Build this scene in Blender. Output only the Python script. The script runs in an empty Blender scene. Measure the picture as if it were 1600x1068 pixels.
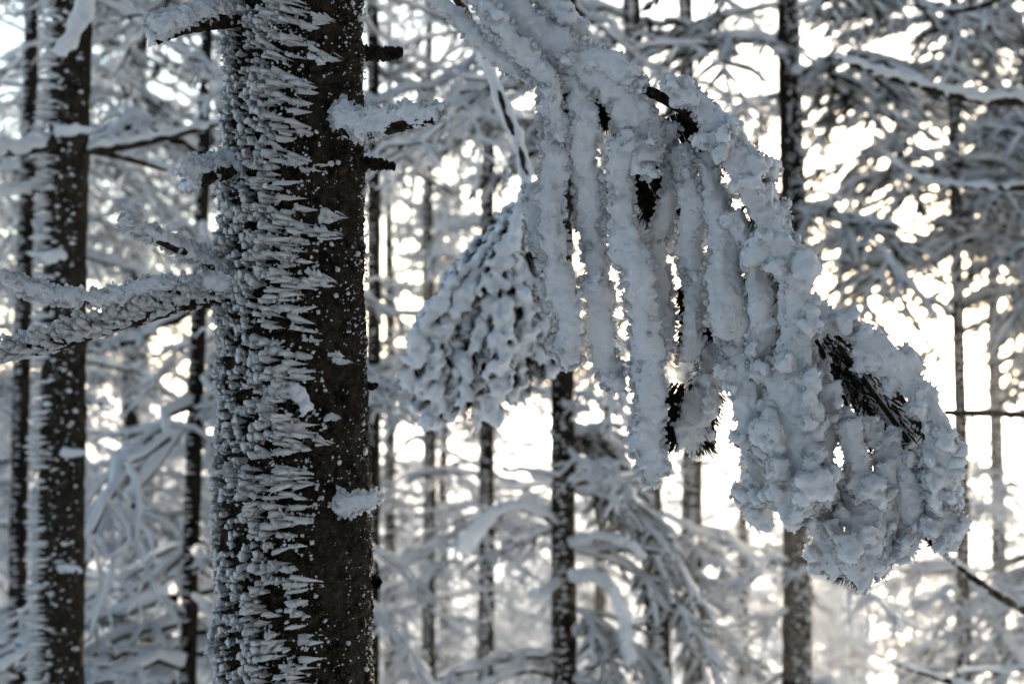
import bpy, math, random
import numpy as np
from mathutils import Vector, Matrix

# ------------------------------------------------------------------ camera, sky, sun, exposure
scene = bpy.context.scene
C = bpy.context.collection
CAMZ = 1.6
PITCH = math.radians(2.5)
FPX = 1600 * 50.0 / 36.0            # focal length in photo pixels (50 mm lens on 36 mm)
cam_d = bpy.data.cameras.new('camera')
cam = bpy.data.objects.new('camera', cam_d); C.objects.link(cam)
cam.location = (0, 0, CAMZ)
cam.rotation_euler = (math.radians(90) + PITCH, 0, 0)
cam_d.lens = 50; cam_d.sensor_width = 36
cam_d.clip_start = 0.05; cam_d.clip_end = 8000
cam_d.dof.use_dof = True
cam_d.dof.focus_distance = 1.95
cam_d.dof.aperture_fstop = 4.4
scene.camera = cam

SUN_AZ = math.radians(15.5)         # to the right of the view axis
SUN_EL = math.radians(4.0)
world = bpy.data.worlds.new('World'); scene.world = world; world.use_nodes = True
wn = world.node_tree.nodes; wl = world.node_tree.links; wn.clear()
sky = wn.new('ShaderNodeTexSky'); sky.sky_type = 'NISHITA'; sky.sun_disc = False
sky.sun_elevation = SUN_EL; sky.sun_rotation = SUN_AZ
sky.altitude = 900; sky.air_density = 1.0; sky.dust_density = 0.9; sky.ozone_density = 1.4
hs = wn.new('ShaderNodeHueSaturation'); hs.inputs['Saturation'].default_value = 0.80
bg = wn.new('ShaderNodeBackground'); bg.inputs['Strength'].default_value = 0.15
wo = wn.new('ShaderNodeOutputWorld')
wl.new(sky.outputs[0], hs.inputs['Color']); wl.new(hs.outputs[0], bg.inputs['Color']); wl.new(bg.outputs[0], wo.inputs['Surface'])
sun_d = bpy.data.lights.new('sun', 'SUN'); sun_d.energy = 5.0; sun_d.angle = math.radians(0.6); sun_d.color = (1.0, 0.84, 0.64)
sun = bpy.data.objects.new('sun', sun_d); C.objects.link(sun)
sdir = Vector((math.sin(SUN_AZ) * math.cos(SUN_EL), math.cos(SUN_AZ) * math.cos(SUN_EL), math.sin(SUN_EL)))
sun.rotation_euler = sdir.to_track_quat('Z', 'Y').to_euler()
scene.view_settings.view_transform = 'Standard'
try: scene.view_settings.look = 'None'
except Exception: pass
scene.view_settings.gamma = 1; scene.view_settings.use_curve_mapping = False
scene.view_settings.exposure = 2.2
scene.render.engine = 'CYCLES'
cy = scene.cycles
cy.use_denoising = True
cy.use_adaptive_sampling = True; cy.adaptive_threshold = 0.03; cy.adaptive_min_samples = 20
cy.max_bounces = 4; cy.diffuse_bounces = 1; cy.glossy_bounces = 1; cy.transmission_bounces = 3; cy.transparent_max_bounces = 4
cy.caustics_reflective = False; cy.caustics_refractive = False
cy.sample_clamp_indirect = 4.0

# ------------------------------------------------------------------ helpers
cp, sp = math.cos(PITCH), math.sin(PITCH)
def P(px, py, d):
    """point seen at photo pixel (px, py) whose distance along the view axis is d"""
    x = (px - 800) / FPX * d; v = -(py - 534) / FPX * d
    return np.array((x, d * cp - v * sp, CAMZ + d * sp + v * cp))
def PX(w, d): return w / FPX * d      # width in metres of w pixels at distance d

def h3(i, j, k):
    n = (i.astype(np.int64) * 374761393 + j.astype(np.int64) * 668265263 + k.astype(np.int64) * 2147483647) & 0xffffffff
    n = ((n ^ (n >> 13)) * 1274126177) & 0xffffffff
    return ((n ^ (n >> 16)) & 0xffff) / 65535.0
def vnoise(p):
    p = np.asarray(p, float); f = np.floor(p); u = p - f; u = u * u * (3 - 2 * u); i = f.astype(np.int64)
    r = 0
    for a in (0, 1):
        for b in (0, 1):
            for c in (0, 1):
                w = (u[..., 0] if a else 1 - u[..., 0]) * (u[..., 1] if b else 1 - u[..., 1]) * (u[..., 2] if c else 1 - u[..., 2])
                r = r + w * h3(i[..., 0] + a, i[..., 1] + b, i[..., 2] + c)
    return r * 2 - 1

def mesh_np(name, V, F, mat, smooth=True):
    V = np.asarray(V, np.float32); F = np.asarray(F, np.int32)
    me = bpy.data.meshes.new(name)
    n, k = F.shape
    me.vertices.add(len(V)); me.vertices.foreach_set('co', V.ravel())
    me.loops.add(n * k); me.loops.foreach_set('vertex_index', F.ravel())
    me.polygons.add(n); me.polygons.foreach_set('loop_start', np.arange(0, n * k, k, dtype=np.int32))
    me.update(calc_edges=True)
    if smooth: me.polygons.foreach_set('use_smooth', np.ones(n, bool))
    if mat: me.materials.append(mat)
    return me
def link(name, me, parent=None, kind=None, label=None):
    o = bpy.data.objects.new(name, me); C.objects.link(o)
    if parent is not None:
        o.parent = parent
        o.matrix_parent_inverse = Matrix.Translation(-world_loc(parent))
    if kind: o['kind'] = kind
    if label: o['label'] = label
    return o
def world_loc(o):
    v = Vector(o.location)
    if o.parent is not None: v = v + world_loc(o.parent) + o.matrix_parent_inverse.translation
    return v
def thing(name, loc, label, cat, group=None):
    o = bpy.data.objects.new(name, None); C.objects.link(o); o.location = loc; o.empty_display_size = 0.2
    o['label'] = label; o['category'] = cat
    if group: o['group'] = group
    return o

def smooth_path(pts, n):
    """Catmull-Rom through pts (rows may hold extra columns), n samples"""
    p = np.asarray(pts, float); p = np.vstack([2 * p[0] - p[1], p, 2 * p[-1] - p[-2]])
    m = len(p) - 3
    t = np.linspace(0, m - 1e-6, n); i = t.astype(int); u = (t - i)[:, None]
    a, b, c, d = p[i], p[i + 1], p[i + 2], p[i + 3]
    return 0.5 * (2 * b + (c - a) * u + (2 * a - 5 * b + 4 * c - d) * u ** 2 + (3 * b - a - 3 * c + d) * u ** 3)

def tubes(pts, rad, sides, rough=0.0, rng=None):
    """pts (N,K,3), rad (N,K) -> one soup of closed-ended tubes"""
    pts = np.asarray(pts, float); rad = np.asarray(rad, float)
    N, K, _ = pts.shape
    t = np.gradient(pts, axis=1); t /= np.linalg.norm(t, axis=2, keepdims=True) + 1e-12
    ad = np.abs(pts[:, -1] - pts[:, 0]); ref = np.zeros((N, 3)); ref[np.arange(N), np.argmin(ad, axis=1)] = 1
    u = np.cross(t, ref[:, None, :]); u /= np.linalg.norm(u, axis=2, keepdims=True) + 1e-12
    v = np.cross(t, u)
    a = np.linspace(0, 2 * np.pi, sides, endpoint=False)
    r = rad[:, :, None]
    if rough and rng is not None: r = r * (1 + rough * (rng.random((N, K, sides)) * 2 - 1))
    else: r = np.broadcast_to(r, (N, K, sides))
    V = pts[:, :, None, :] + r[..., None] * (np.cos(a)[None, None, :, None] * u[:, :, None, :] + np.sin(a)[None, None, :, None] * v[:, :, None, :])
    idx = np.arange(N * K * sides).reshape(N, K, sides)
    q = np.stack([idx[:, :-1], np.roll(idx, -1, 2)[:, :-1], np.roll(idx, -1, 2)[:, 1:], idx[:, 1:]], -1)
    return V.reshape(-1, 3), q.reshape(-1, 4)
def cat(parts):
    Vs, Fs, n = [], [], 0
    for V, F in parts:
        Vs.append(V); Fs.append(F + n); n += len(V)
    return np.vstack(Vs), np.vstack(Fs)

# ------------------------------------------------------------------ materials
def new_mat(name):
    m = bpy.data.materials.new(name); m.use_nodes = True
    nt = m.node_tree; nt.nodes.clear()
    out = nt.nodes.new('ShaderNodeOutputMaterial')
    return m, nt, nt.nodes, nt.links, out
def mix_col(nt, fac, a, b):
    n = nt.nodes.new('ShaderNodeMix'); n.data_type = 'RGBA'
    nt.links.new(fac, n.inputs[0])
    for s, v in ((6, a), (7, b)):
        if isinstance(v, tuple): n.inputs[s].default_value = v + (1,)
        else: nt.links.new(v, n.inputs[s])
    return n.outputs[2]
def noise_node(nt, scale, detail=4, rough=0.6):
    tc = nt.nodes.new('ShaderNodeNewGeometry')
    n = nt.nodes.new('ShaderNodeTexNoise'); n.inputs['Scale'].default_value = scale; n.inputs['Detail'].default_value = detail; n.inputs['Roughness'].default_value = rough
    nt.links.new(tc.outputs['Position'], n.inputs['Vector'])
    return n
def ramp(nt, src, stops):
    r = nt.nodes.new('ShaderNodeValToRGB'); e = r.color_ramp.elements
    while len(e) < len(stops): e.new(0.5)
    for el, (p, v) in zip(e, stops): el.position = p; el.color = (v, v, v, 1)
    nt.links.new(src, r.inputs[0]); return r.outputs[0]

def rime_mat(name, col, trans, bscale, bstr, sss=0.0):
    m, nt, N, L, out = new_mat(name)
    nz = noise_node(nt, bscale, 5, 0.7)
    bp = N.new('ShaderNodeBump'); bp.inputs['Strength'].default_value = bstr; bp.inputs['Distance'].default_value = 0.004
    L.new(nz.outputs[0], bp.inputs['Height'])
    n2 = noise_node(nt, bscale * 0.12, 3, 0.5)
    c = mix_col(nt, ramp(nt, n2.outputs[0], [(0.3, 0), (0.7, 1)]), tuple(x * 0.93 for x in col), tuple(min(1, x * 1.04) for x in col))
    b = N.new('ShaderNodeBsdfPrincipled'); L.new(c, b.inputs['Base Color']); b.inputs['Roughness'].default_value = 0.75
    b.inputs['Specular IOR Level'].default_value = 0.25
    if sss:
        b.inputs['Subsurface Weight'].default_value = 1.0
        b.inputs['Subsurface Radius'].default_value = (1.0, 0.92, 0.82)
        b.inputs['Subsurface Scale'].default_value = sss
    L.new(bp.outputs[0], b.inputs['Normal'])
    if trans:
        tr = N.new('ShaderNodeBsdfTranslucent'); L.new(c, tr.inputs['Color'])
        mx = N.new('ShaderNodeMixShader'); mx.inputs[0].default_value = trans
        L.new(b.outputs[0], mx.inputs[1]); L.new(tr.outputs[0], mx.inputs[2]); L.new(mx.outputs[0], out.inputs[0])
    else: L.new(b.outputs[0], out.inputs[0])
    return m
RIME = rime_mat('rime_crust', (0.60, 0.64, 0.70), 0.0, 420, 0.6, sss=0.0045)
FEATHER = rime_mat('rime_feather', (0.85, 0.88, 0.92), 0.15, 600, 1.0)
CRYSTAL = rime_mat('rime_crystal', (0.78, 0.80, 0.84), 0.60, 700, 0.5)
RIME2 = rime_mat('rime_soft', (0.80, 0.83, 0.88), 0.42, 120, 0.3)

def bark_mat(name, dark, light, scale, lichen=True):
    m, nt, N, L, out = new_mat(name)
    n1 = noise_node(nt, scale, 6, 0.7); n2 = noise_node(nt, scale * 3.1, 4, 0.7)
    c = mix_col(nt, ramp(nt, n1.outputs[0], [(0.38, 0), (0.66, 1)]), dark, light)
    if lichen:
        v = N.new('ShaderNodeTexVoronoi'); v.inputs['Scale'].default_value = scale * 6
        g = N.new('ShaderNodeNewGeometry'); L.new(g.outputs['Position'], v.inputs['Vector'])
        lm = N.new('ShaderNodeMath'); lm.operation = 'MULTIPLY'
        L.new(ramp(nt, v.outputs['Distance'], [(0.12, 1), (0.3, 0)]), lm.inputs[0]); L.new(ramp(nt, n2.outputs[0], [(0.54, 0), (0.62, 1)]), lm.inputs[1])
        c = mix_col(nt, lm.outputs[0], c, (0.20, 0.19, 0.16))
        n5 = noise_node(nt, scale * 2.6, 8, 0.85)
        c = mix_col(nt, ramp(nt, n5.outputs[0], [(0.52, 0), (0.66, 1)]), c, (0.105, 0.085, 0.062))
        n6 = noise_node(nt, scale * 1.3, 6, 0.75)
        c = mix_col(nt, ramp(nt, n6.outputs[0], [(0.36, 1), (0.46, 0)]), c, (0.003, 0.003, 0.003))
        n4 = noise_node(nt, scale * 0.7, 3, 0.5)
        c = mix_col(nt, ramp(nt, n4.outputs[0], [(0.5, 0), (0.7, 0.5)]), c, (0.045, 0.05, 0.038))
    bp = N.new('ShaderNodeBump'); bp.inputs['Strength'].default_value = 1.0; bp.inputs['Distance'].default_value = 0.012
    L.new(n2.outputs[0], bp.inputs['Height'])
    b = N.new('ShaderNodeBsdfPrincipled'); L.new(c, b.inputs['Base Color']); b.inputs['Roughness'].default_value = 0.9
    b.inputs['Specular IOR Level'].default_value = 0.04
    L.new(bp.outputs[0], b.inputs['Normal']); L.new(b.outputs[0], out.inputs[0]); return m
BARK = bark_mat('fir_bark', (0.004, 0.0035, 0.003), (0.040, 0.030, 0.022), 45)
BARK2 = bark_mat('dark_bark', (0.005, 0.0045, 0.004), (0.022, 0.018, 0.014), 14, False)
NEEDLE_NEAR = bark_mat('near_needles', (0.016, 0.015, 0.012), (0.060, 0.052, 0.038), 90, False)
NEEDLE = bark_mat('needles', (0.010, 0.013, 0.012), (0.028, 0.033, 0.026), 60, False)

def snow_mat():
    m, nt, N, L, out = new_mat('snow')
    n1 = noise_node(nt, 0.6, 6, 0.6)
    bp = N.new('ShaderNodeBump'); bp.inputs['Strength'].default_value = 0.6; bp.inputs['Distance'].default_value = 0.3
    L.new(n1.outputs[0], bp.inputs['Height'])
    b = N.new('ShaderNodeBsdfPrincipled'); b.inputs['Base Color'].default_value = (0.82, 0.85, 0.9, 1); b.inputs['Roughness'].default_value = 0.7
    L.new(bp.outputs[0], b.inputs['Normal']); L.new(b.outputs[0], out.inputs[0]); return m
SNOW = snow_mat()

WIND = np.array((-0.62, -0.78, 0.05)); WIND /= np.linalg.norm(WIND)   # rime grows towards this side

# ------------------------------------------------------------------ ground
def ground_z(x, y):
    x = np.asarray(x, float); y = np.asarray(y, float)
    yy = np.maximum(y, -20)
    z = np.where(yy < 45, -0.205 * yy, -9.225 - 0.055 * (yy - 45))
    z = np.where(yy > 420, -29.85 - 0.004 * (yy - 420), z)
    p = np.stack([x * 0.12, y * 0.12, np.zeros_like(x)], -1)
    z = z + 0.25 * vnoise(p) * np.clip(np.hypot(x, y) / 12, 0, 1)
    far = np.clip((yy - 150) / 400, 0, 1)
    p2 = np.stack([x * 0.004 + 7, y * 0.004, np.zeros_like(x)], -1)
    z = z + far * (10 * vnoise(p2) + 3)
    return z
def build_ground():
    e = np.concatenate([np.linspace(0, 60, 61), 60 * 1.09 ** np.arange(1, 50)])
    ys = np.concatenate([[-40, -20, -8], e]); xs = np.concatenate([-e[:0:-1], e])
    X, Y = np.meshgrid(xs, ys); Z = ground_z(X, Y)
    V = np.stack([X, Y, Z], -1).reshape(-1, 3)
    idx = np.arange(X.size).reshape(X.shape)
    F = np.stack([idx[:-1, :-1], idx[:-1, 1:], idx[1:, 1:], idx[1:, :-1]], -1).reshape(-1, 4)
    o = link('snowy_ground', mesh_np('snowy_ground', V, F, SNOW), kind='structure')
    o['label'] = 'snow-covered slope falling away under the wood'
build_ground()

# ------------------------------------------------------------------ rime feathers
def feather_variant(rng, sides=5, blades=2):
    """one rime feather growing along +X from a pointed root to a broad ragged head, unit length, unit half-width"""
    out = []
    for b in range(blades):
        s = np.array([0, 0.42, 0.78, 1.0]); prof = np.array([0.07, 0.42, 0.86, 0.98]) * (0.8 if b == 0 else 0.6)
        ln = 1.0 if b == 0 else rng.uniform(0.6, 0.9)
        a = np.linspace(0, 2 * np.pi, sides, endpoint=False) + rng.random() * 0.5
        off = rng.uniform(-0.6, 0.6, 2) if b else np.zeros(2)
        rr = prof[:, None] * (1 + 0.38 * rng.uniform(-1, 1, (4, sides)))
        xx = s[:, None] * ln + np.array([0, 0.05, 0.08, 0.08])[:, None] * rng.uniform(-1, 1, (4, sides))
        V = np.stack([xx, rr * np.cos(a) * 0.75 + off[0] * s[:, None], rr * np.sin(a) + off[1] * s[:, None]], -1).reshape(-1, 3)
        V = np.vstack([V, [[ln * rng.uniform(0.98, 1.05), off[0], off[1]]]])
        idx = np.arange(4 * sides).reshape(4, sides); nx = np.roll(idx, -1, 1)
        F = [np.stack([idx[:-1], nx[:-1], nx[1:]], -1).reshape(-1, 3), np.stack([idx[:-1], nx[1:], idx[1:]], -1).reshape(-1, 3),
             np.stack([idx[-1], nx[-1], np.full(sides, 4 * sides)], -1)]
        out.append((V, np.vstack(F)))
    return cat(out)
frng = np.random.default_rng(11)
FEATHERS = [feather_variant(frng) for _ in range(14)]
FEATHER_MESH = [mesh_np('rime_feather', V, F, FEATHER) for V, F in FEATHERS]
def crystal_variant(rng, sides=5):
    a = np.linspace(0, 2 * np.pi, sides, endpoint=False) + rng.random()
    s_ = np.array([0, 0.55, 0.9]); prof = np.array([0.7, 1.0, 0.55])
    rr = prof[:, None] * (1 + 0.35 * rng.uniform(-1, 1, (3, sides))); xx = s_[:, None] + np.array([0, 0.12, 0.12])[:, None] * rng.uniform(-1, 1, (3, sides))
    V = np.vstack([np.stack([xx, rr * np.cos(a), rr * np.sin(a)], -1).reshape(-1, 3), [[1.05, 0, 0]]])
    idx = np.arange(3 * sides).reshape(3, sides); nx = np.roll(idx, -1, 1)
    return V, np.vstack([np.stack([idx[:-1], nx[:-1], nx[1:]], -1).reshape(-1, 3), np.stack([idx[:-1], nx[1:], idx[1:]], -1).reshape(-1, 3), np.stack([idx[-1], nx[-1], np.full(sides, 3 * sides)], -1)])
CRYSTALS = [crystal_variant(frng) for _ in range(10)]
SPIKES = [crystal_variant(frng, 4) for _ in range(10)]
for V_, F_ in SPIKES: V_[:4, 1:] *= 0.25; V_[4:8, 0] *= 1.25
def crystals_on(me, rng, n, lmin, lmax, edge_only, zlim=None):
    """ragged little crystals standing on a lump of rime"""
    N = len(me.vertices); co = np.empty(N * 3, np.float32); me.vertices.foreach_get('co', co); co = co.reshape(-1, 3).astype(float)
    no = np.empty(N * 3, np.float32); me.vertices.foreach_get('normal', no); no = no.reshape(-1, 3).astype(float)
    side = 1 - np.abs(no[:, 1]); w = np.clip(side, 0.02, 1) ** (2.5 if edge_only else 0.7); w *= (vnoise(co * 70) + 1.1 + 0.3)
    if zlim: w = w * ((co[:, 2] > zlim[0]) & (co[:, 2] < zlim[1]))
    pick = rng.choice(N, n, p=w / w.sum()); V = []; F = []; k = 0
    p = co[pick]; d = no[pick] + 0.35 * WIND + rng.normal(0, 0.35, (n, 3)); d /= np.linalg.norm(d, axis=1, keepdims=True)
    u = np.cross(d, (0.3, 0.2, 0.93)); u /= np.linalg.norm(u, axis=1, keepdims=True); v = np.cross(d, u)
    ln = lmin + (lmax - lmin) * rng.random(n) ** 2.2; hw = ln * rng.uniform(0.28, 0.5, n); kind = rng.integers(len(CRYSTALS), size=n)
    out = []
    for q in range(len(CRYSTALS)):
        m = kind == q; nv, nf = CRYSTALS[q]
        if not m.any(): continue
        X = p[m][:, None] - d[m][:, None] * (ln[m] * 0.25)[:, None, None] + nv[None, :, 0:1] * d[m][:, None] * ln[m][:, None, None] + (nv[None, :, 1:2] * u[m][:, None] + nv[None, :, 2:3] * v[m][:, None]) * hw[m][:, None, None]
        out.append((X.reshape(-1, 3), (nf[None] + (np.arange(m.sum()) * len(nv))[:, None, None]).reshape(-1, 3)))
    return cat(out)
def frame_of(d, rng=None):
    d = d / np.linalg.norm(d); u = np.cross((0, 0, 1.0), d)
    if np.linalg.norm(u) < 1e-3: u = np.array((1.0, 0, 0))
    u /= np.linalg.norm(u); v = np.cross(d, u); return np.stack([d, u, v], 1)     # columns
def place_feathers(items, lod=None):
    """items: (pos, dir, length, halfwidth, variant) -> joined mesh data"""
    out = []
    for pos, d, ln, hw, k in items:
        V, F = (FEATHERS if lod is None else lod)[k % (14 if lod is None else len(lod))]; out.append(((V * (ln, hw, hw)) @ frame_of(d).T + pos, F))
    return cat(out)
def feathers_on_trunk(axis, rad, z0, z1, spacing, lmin, lmax, wmin, wmax, rng, wind=WIND, lim=75, keep=1.0):
    """axis(z)->(x,y), rad(z)"""
    items = []
    w = wind / np.linalg.norm(wind); wa = math.atan2(w[1], w[0])
    r0 = rad((z0 + z1) / 2)
    nz = int((z1 - z0) / spacing); na = int(2 * math.radians(lim) * r0 / spacing) + 1
    for i in range(nz):
        for j in range(na):
            if rng.random() > keep: continue
            z = z0 + (i + rng.random()) * spacing
            a = math.radians(lim) * (2 * (j + rng.random()) / na - 1)
            clump = vnoise(np.array((a * 2.2, z * 22, 3.1)))
            edge = abs(a) / math.radians(lim)
            gap = 0.75 * vnoise(np.array((a * 8, z * 75, 8.1))) + 0.25 * clump - 0.22 * (1 - edge)
            if gap < (-0.26 if a > 0 else -0.14) and rng.random() < 0.93 or (edge > 0.93 and rng.random() < 0.5): continue
            x, y = axis(z); r = rad(z); th = wa + a
            n = np.array((math.cos(th), math.sin(th), 0))
            d = w + 0.10 * n + rng.normal(0, 0.10, 3) + np.array((-0.45, 0.30, 0)) * max(0, a - 0.35); d /= np.linalg.norm(d)
            lee = min(1.0, max(0.0, a / math.radians(lim)))          # longest towards the sheltered right-hand border
            big = 0.26 + 0.12 * edge + 0.80 * lee ** 1.2 + 0.22 * clump
            ln = (lmin + (lmax - lmin) * np.clip(big * rng.uniform(0.5, 1.15), 0, 1.2))
            if a < -0.35: ln *= max(0.45, 1 - 0.6 * (-a - 0.35))
            hw = (wmin + (wmax - wmin) * rng.random() ** 1.5) * (0.66 + 0.34 * lee)
            items.append((np.array((x, y, z)) + n * (r - 0.002), d, ln, hw, int(rng.integers(len(FEATHERS)))))
    return items

# ------------------------------------------------------------------ lumpy rime (sphere soup, united)
def ico(sub):
    import bmesh
    bm = bmesh.new(); bmesh.ops.create_icosphere(bm, subdivisions=sub, radius=1)
    V = np.array([v.co[:] for v in bm.verts]); F = np.array([[v.index for v in f.verts] for f in bm.faces]); bm.free(); return V, F
ICO0, ICO1 = ico(1), ico(2)
TEX = {}
def tex(kind, size):
    k = (kind, size)
    if k not in TEX:
        t = bpy.data.textures.new('t_%s_%g' % k, kind); t.noise_scale = size
        if kind == 'CLOUDS': t.noise_depth = 3
        TEX[k] = t
    return TEX[k]
def soup_mesh(name, cen, rad, voxel, mat, disp=((0.03, 0.006), (0.008, 0.004))):
    out = []
    for (V0, F0), sel in ((ICO0, rad < 2.2 * voxel), (ICO1, rad >= 2.2 * voxel)):
        cc, rr = cen[sel], rad[sel]
        if not len(cc): continue
        out.append(((V0[None] * rr[:, None, None] + cc[:, None, :]).reshape(-1, 3), (F0[None] + (np.arange(len(cc)) * len(V0))[:, None, None]).reshape(-1, 3)))
    V, F = cat(out)
    o = bpy.data.objects.new('tmp', mesh_np('tmp', V, F, None)); C.objects.link(o)
    m = o.modifiers.new('r', 'REMESH'); m.mode = 'VOXEL'; m.voxel_size = voxel; m.use_smooth_shade = True
    for size, st in disp:
        d = o.modifiers.new('d', 'DISPLACE'); d.texture = tex('CLOUDS', size); d.texture_coords = 'GLOBAL'; d.strength = st; d.mid_level = 0.5
    dg = bpy.context.evaluated_depsgraph_get(); ev = o.evaluated_get(dg)
    me = bpy.data.meshes.new_from_object(ev); me.name = name
    old = o.data; bpy.data.objects.remove(o); bpy.data.meshes.remove(old)
    me.materials.clear(); me.materials.append(mat)
    me.polygons.foreach_set('use_smooth', np.ones(len(me.polygons), bool))
    return me
VIEW = np.array((0, 1.0, 0))
def floret(c, r, cen, n, size, rng, sub=7):
    """a knob of rime: a ball studded with smaller balls"""
    c.append(cen); r.append(size * 0.8)
    for _ in range(sub):
        d = rng.normal(0, 1, 3) + n * 0.9; d /= np.linalg.norm(d)
        c.append(cen + d * size * rng.uniform(0.6, 0.95)); r.append(size * rng.uniform(0.25, 0.5))
def strand_spheres(path, rng, lump=1.0, thick=0.55, fine=1.0, step=None):
    """path rows: x,y,z,halfwidth.  A flattened hanging sprig coated in rime: ragged plate, knobs, crystals on the edges"""
    path = np.asarray(path); seg = np.linalg.norm(np.diff(path[:, :3], axis=0), axis=1); Ltot = seg.sum()
    hwm = path[:, 3].mean()
    if step is None: step = max(0.0036, hwm * 0.16)
    n = max(8, int(Ltot / step))
    q = smooth_path(path, n); t = np.gradient(q[:, :3], axis=0); t /= np.linalg.norm(t, axis=1, keepdims=True)
    u = np.cross(t, VIEW); u /= np.linalg.norm(u, axis=1, keepdims=True); v = np.cross(t, u); v *= np.sign((v * VIEW).sum(1))[:, None]
    ph = rng.random() * 90; c, r = [], []
    L = np.arange(n) * step / hwm                      # arc length in half widths
    def nz(f, k): return vnoise(np.stack([L * f, np.full(n, ph + k), np.full(n, 0.5)], -1))
    eL = 0.86 + 0.40 * nz(0.9, 1) + 0.26 * fine * nz(2.7, 2) + 0.12 * fine * nz(8.0, 3)
    eR = 0.86 + 0.40 * nz(0.9, 11) + 0.26 * fine * nz(2.7, 12) + 0.12 * fine * nz(8.0, 13)
    tw = 0.55 * nz(0.35, 21); sway = 0.34 * nz(0.45, 31); dep = 0.40 * nz(0.5, 41)
    rel = 0.35 * lump ** 0.5; core = 1 - 0.42 * min(1.0, lump * lump)
    for i in range(n):
        hw = q[i, 3] * core; uu = u[i] + tw[i] * v[i]; base = q[i, :3] + u[i] * sway[i] * hw + v[i] * dep[i] * hw
        m = max(4, int(hw * (eL[i] + eR[i]) / step))
        for k in np.linspace(-eL[i], eR[i], m) + rng.normal(0, 0.03, m):
            e = min(1, abs(k) / (eL[i] if k < 0 else eR[i])); h = thick * hw * max(0.0, 1 - e * e) ** 0.7
            rr = step * rng.uniform(0.75, 1.1)
            p = base + uu * hw * k
            c.append(p + v[i] * h * (0.85 - rel * rng.random())); r.append(rr)
            c.append(p - v[i] * h * (0.95 - rel * rng.random())); r.append(rr * (1.05 + 0.3 * rel * rng.normal()))
            if h > 2.2 * step: c.append(p); r.append(h * 0.75)
        H = q[i, 3]
        for _ in range(rng.poisson(2.5 * lump * lump * step / H + 0.4 * lump * step / H)):   # knobs on the windward face and the edges
            an = rng.uniform(-0.2 * np.pi, 1.2 * np.pi); ca, sa = math.cos(an), math.sin(an)
            nn = uu * ca - v[i] * sa; sz = H * (rng.uniform(0.16, 0.34) + 0.42 * min(lump, 1.2) * rng.random() ** 1.3)
            e = (eR[i] if ca > 0 else eL[i]) * core + 0.25 * (1 - core) / 0.42
            floret(c, r, base + uu * H * ca * e * 0.9 - v[i] * H * sa * max(thick, e * 0.7) * 0.9 + t[i] * rng.normal(0, 0.1) * H, nn, sz, rng, sub=13)
        for _ in range(int(rng.random() < 0.8 * fine) * 2):   # crystals fringing the edges
            sd = 1 if rng.random() < 0.5 else -1; ed = eR[i] if sd > 0 else eL[i]
            ln = hw * rng.uniform(0.05, 0.28) * fine; d = uu * sd + t[i] * rng.uniform(-0.6, 0.3) - v[i] * rng.uniform(-0.1, 0.5)
            for kk in (0.2, 0.6, 1.0): c.append(base + uu * hw * sd * ed * 0.95 + d * ln * kk); r.append(max(0.0019, step * (0.75 - 0.25 * kk)))
    for _ in range(16):                                      # ragged tip
        c.append(q[-1, :3] + t[-1] * rng.uniform(-0.2, 0.9) * q[-1, 3] + u[-1] * rng.uniform(-0.8, 0.8) * q[-1, 3] + v[-1] * rng.normal(0, 0.25) * q[-1, 3]); r.append(q[-1, 3] * rng.uniform(0.12, 0.35))
    return np.array(c), np.array(r)

def needles(path, rng, n, ln, spread, back, drop=0.3):
    """dark needle fringe round the lee side of a sprig: slim three-sided needles"""
    q = smooth_path(np.asarray(path), n)[:, :4]
    t = np.gradient(q[:, :3], axis=0); t /= np.linalg.norm(t, axis=1, keepdims=True)
    u = np.cross(t, VIEW); u /= np.linalg.norm(u, axis=1, keepdims=True)
    side = rng.choice([-1, 1], n)[:, None] * rng.uniform(0.2, 1, (n, 1))
    base = q[:, :3] + VIEW * back + u * side * q[:, 3:4] * spread * 0.5
    d = u * side * 0.9 + t * rng.uniform(0.2, 0.9, (n, 1)) + VIEW * rng.normal(0.15, 0.35, (n, 1)) + np.array((0, 0, -drop)); d /= np.linalg.norm(d, axis=1, keepdims=True)
    tip = base + d * ln * rng.uniform(0.6, 1.2, (n, 1))
    pts = np.stack([base, tip], 1)
    core = smooth_path(np.asarray(path)[:, :3] + VIEW * back, 12)
    A = tubes(pts, np.tile([0.0015, 0.0005], (n, 1)), 3)
    B = tubes(core[None], np.full((1, 12), 0.004), 5)
    return cat([A, B])

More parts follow.
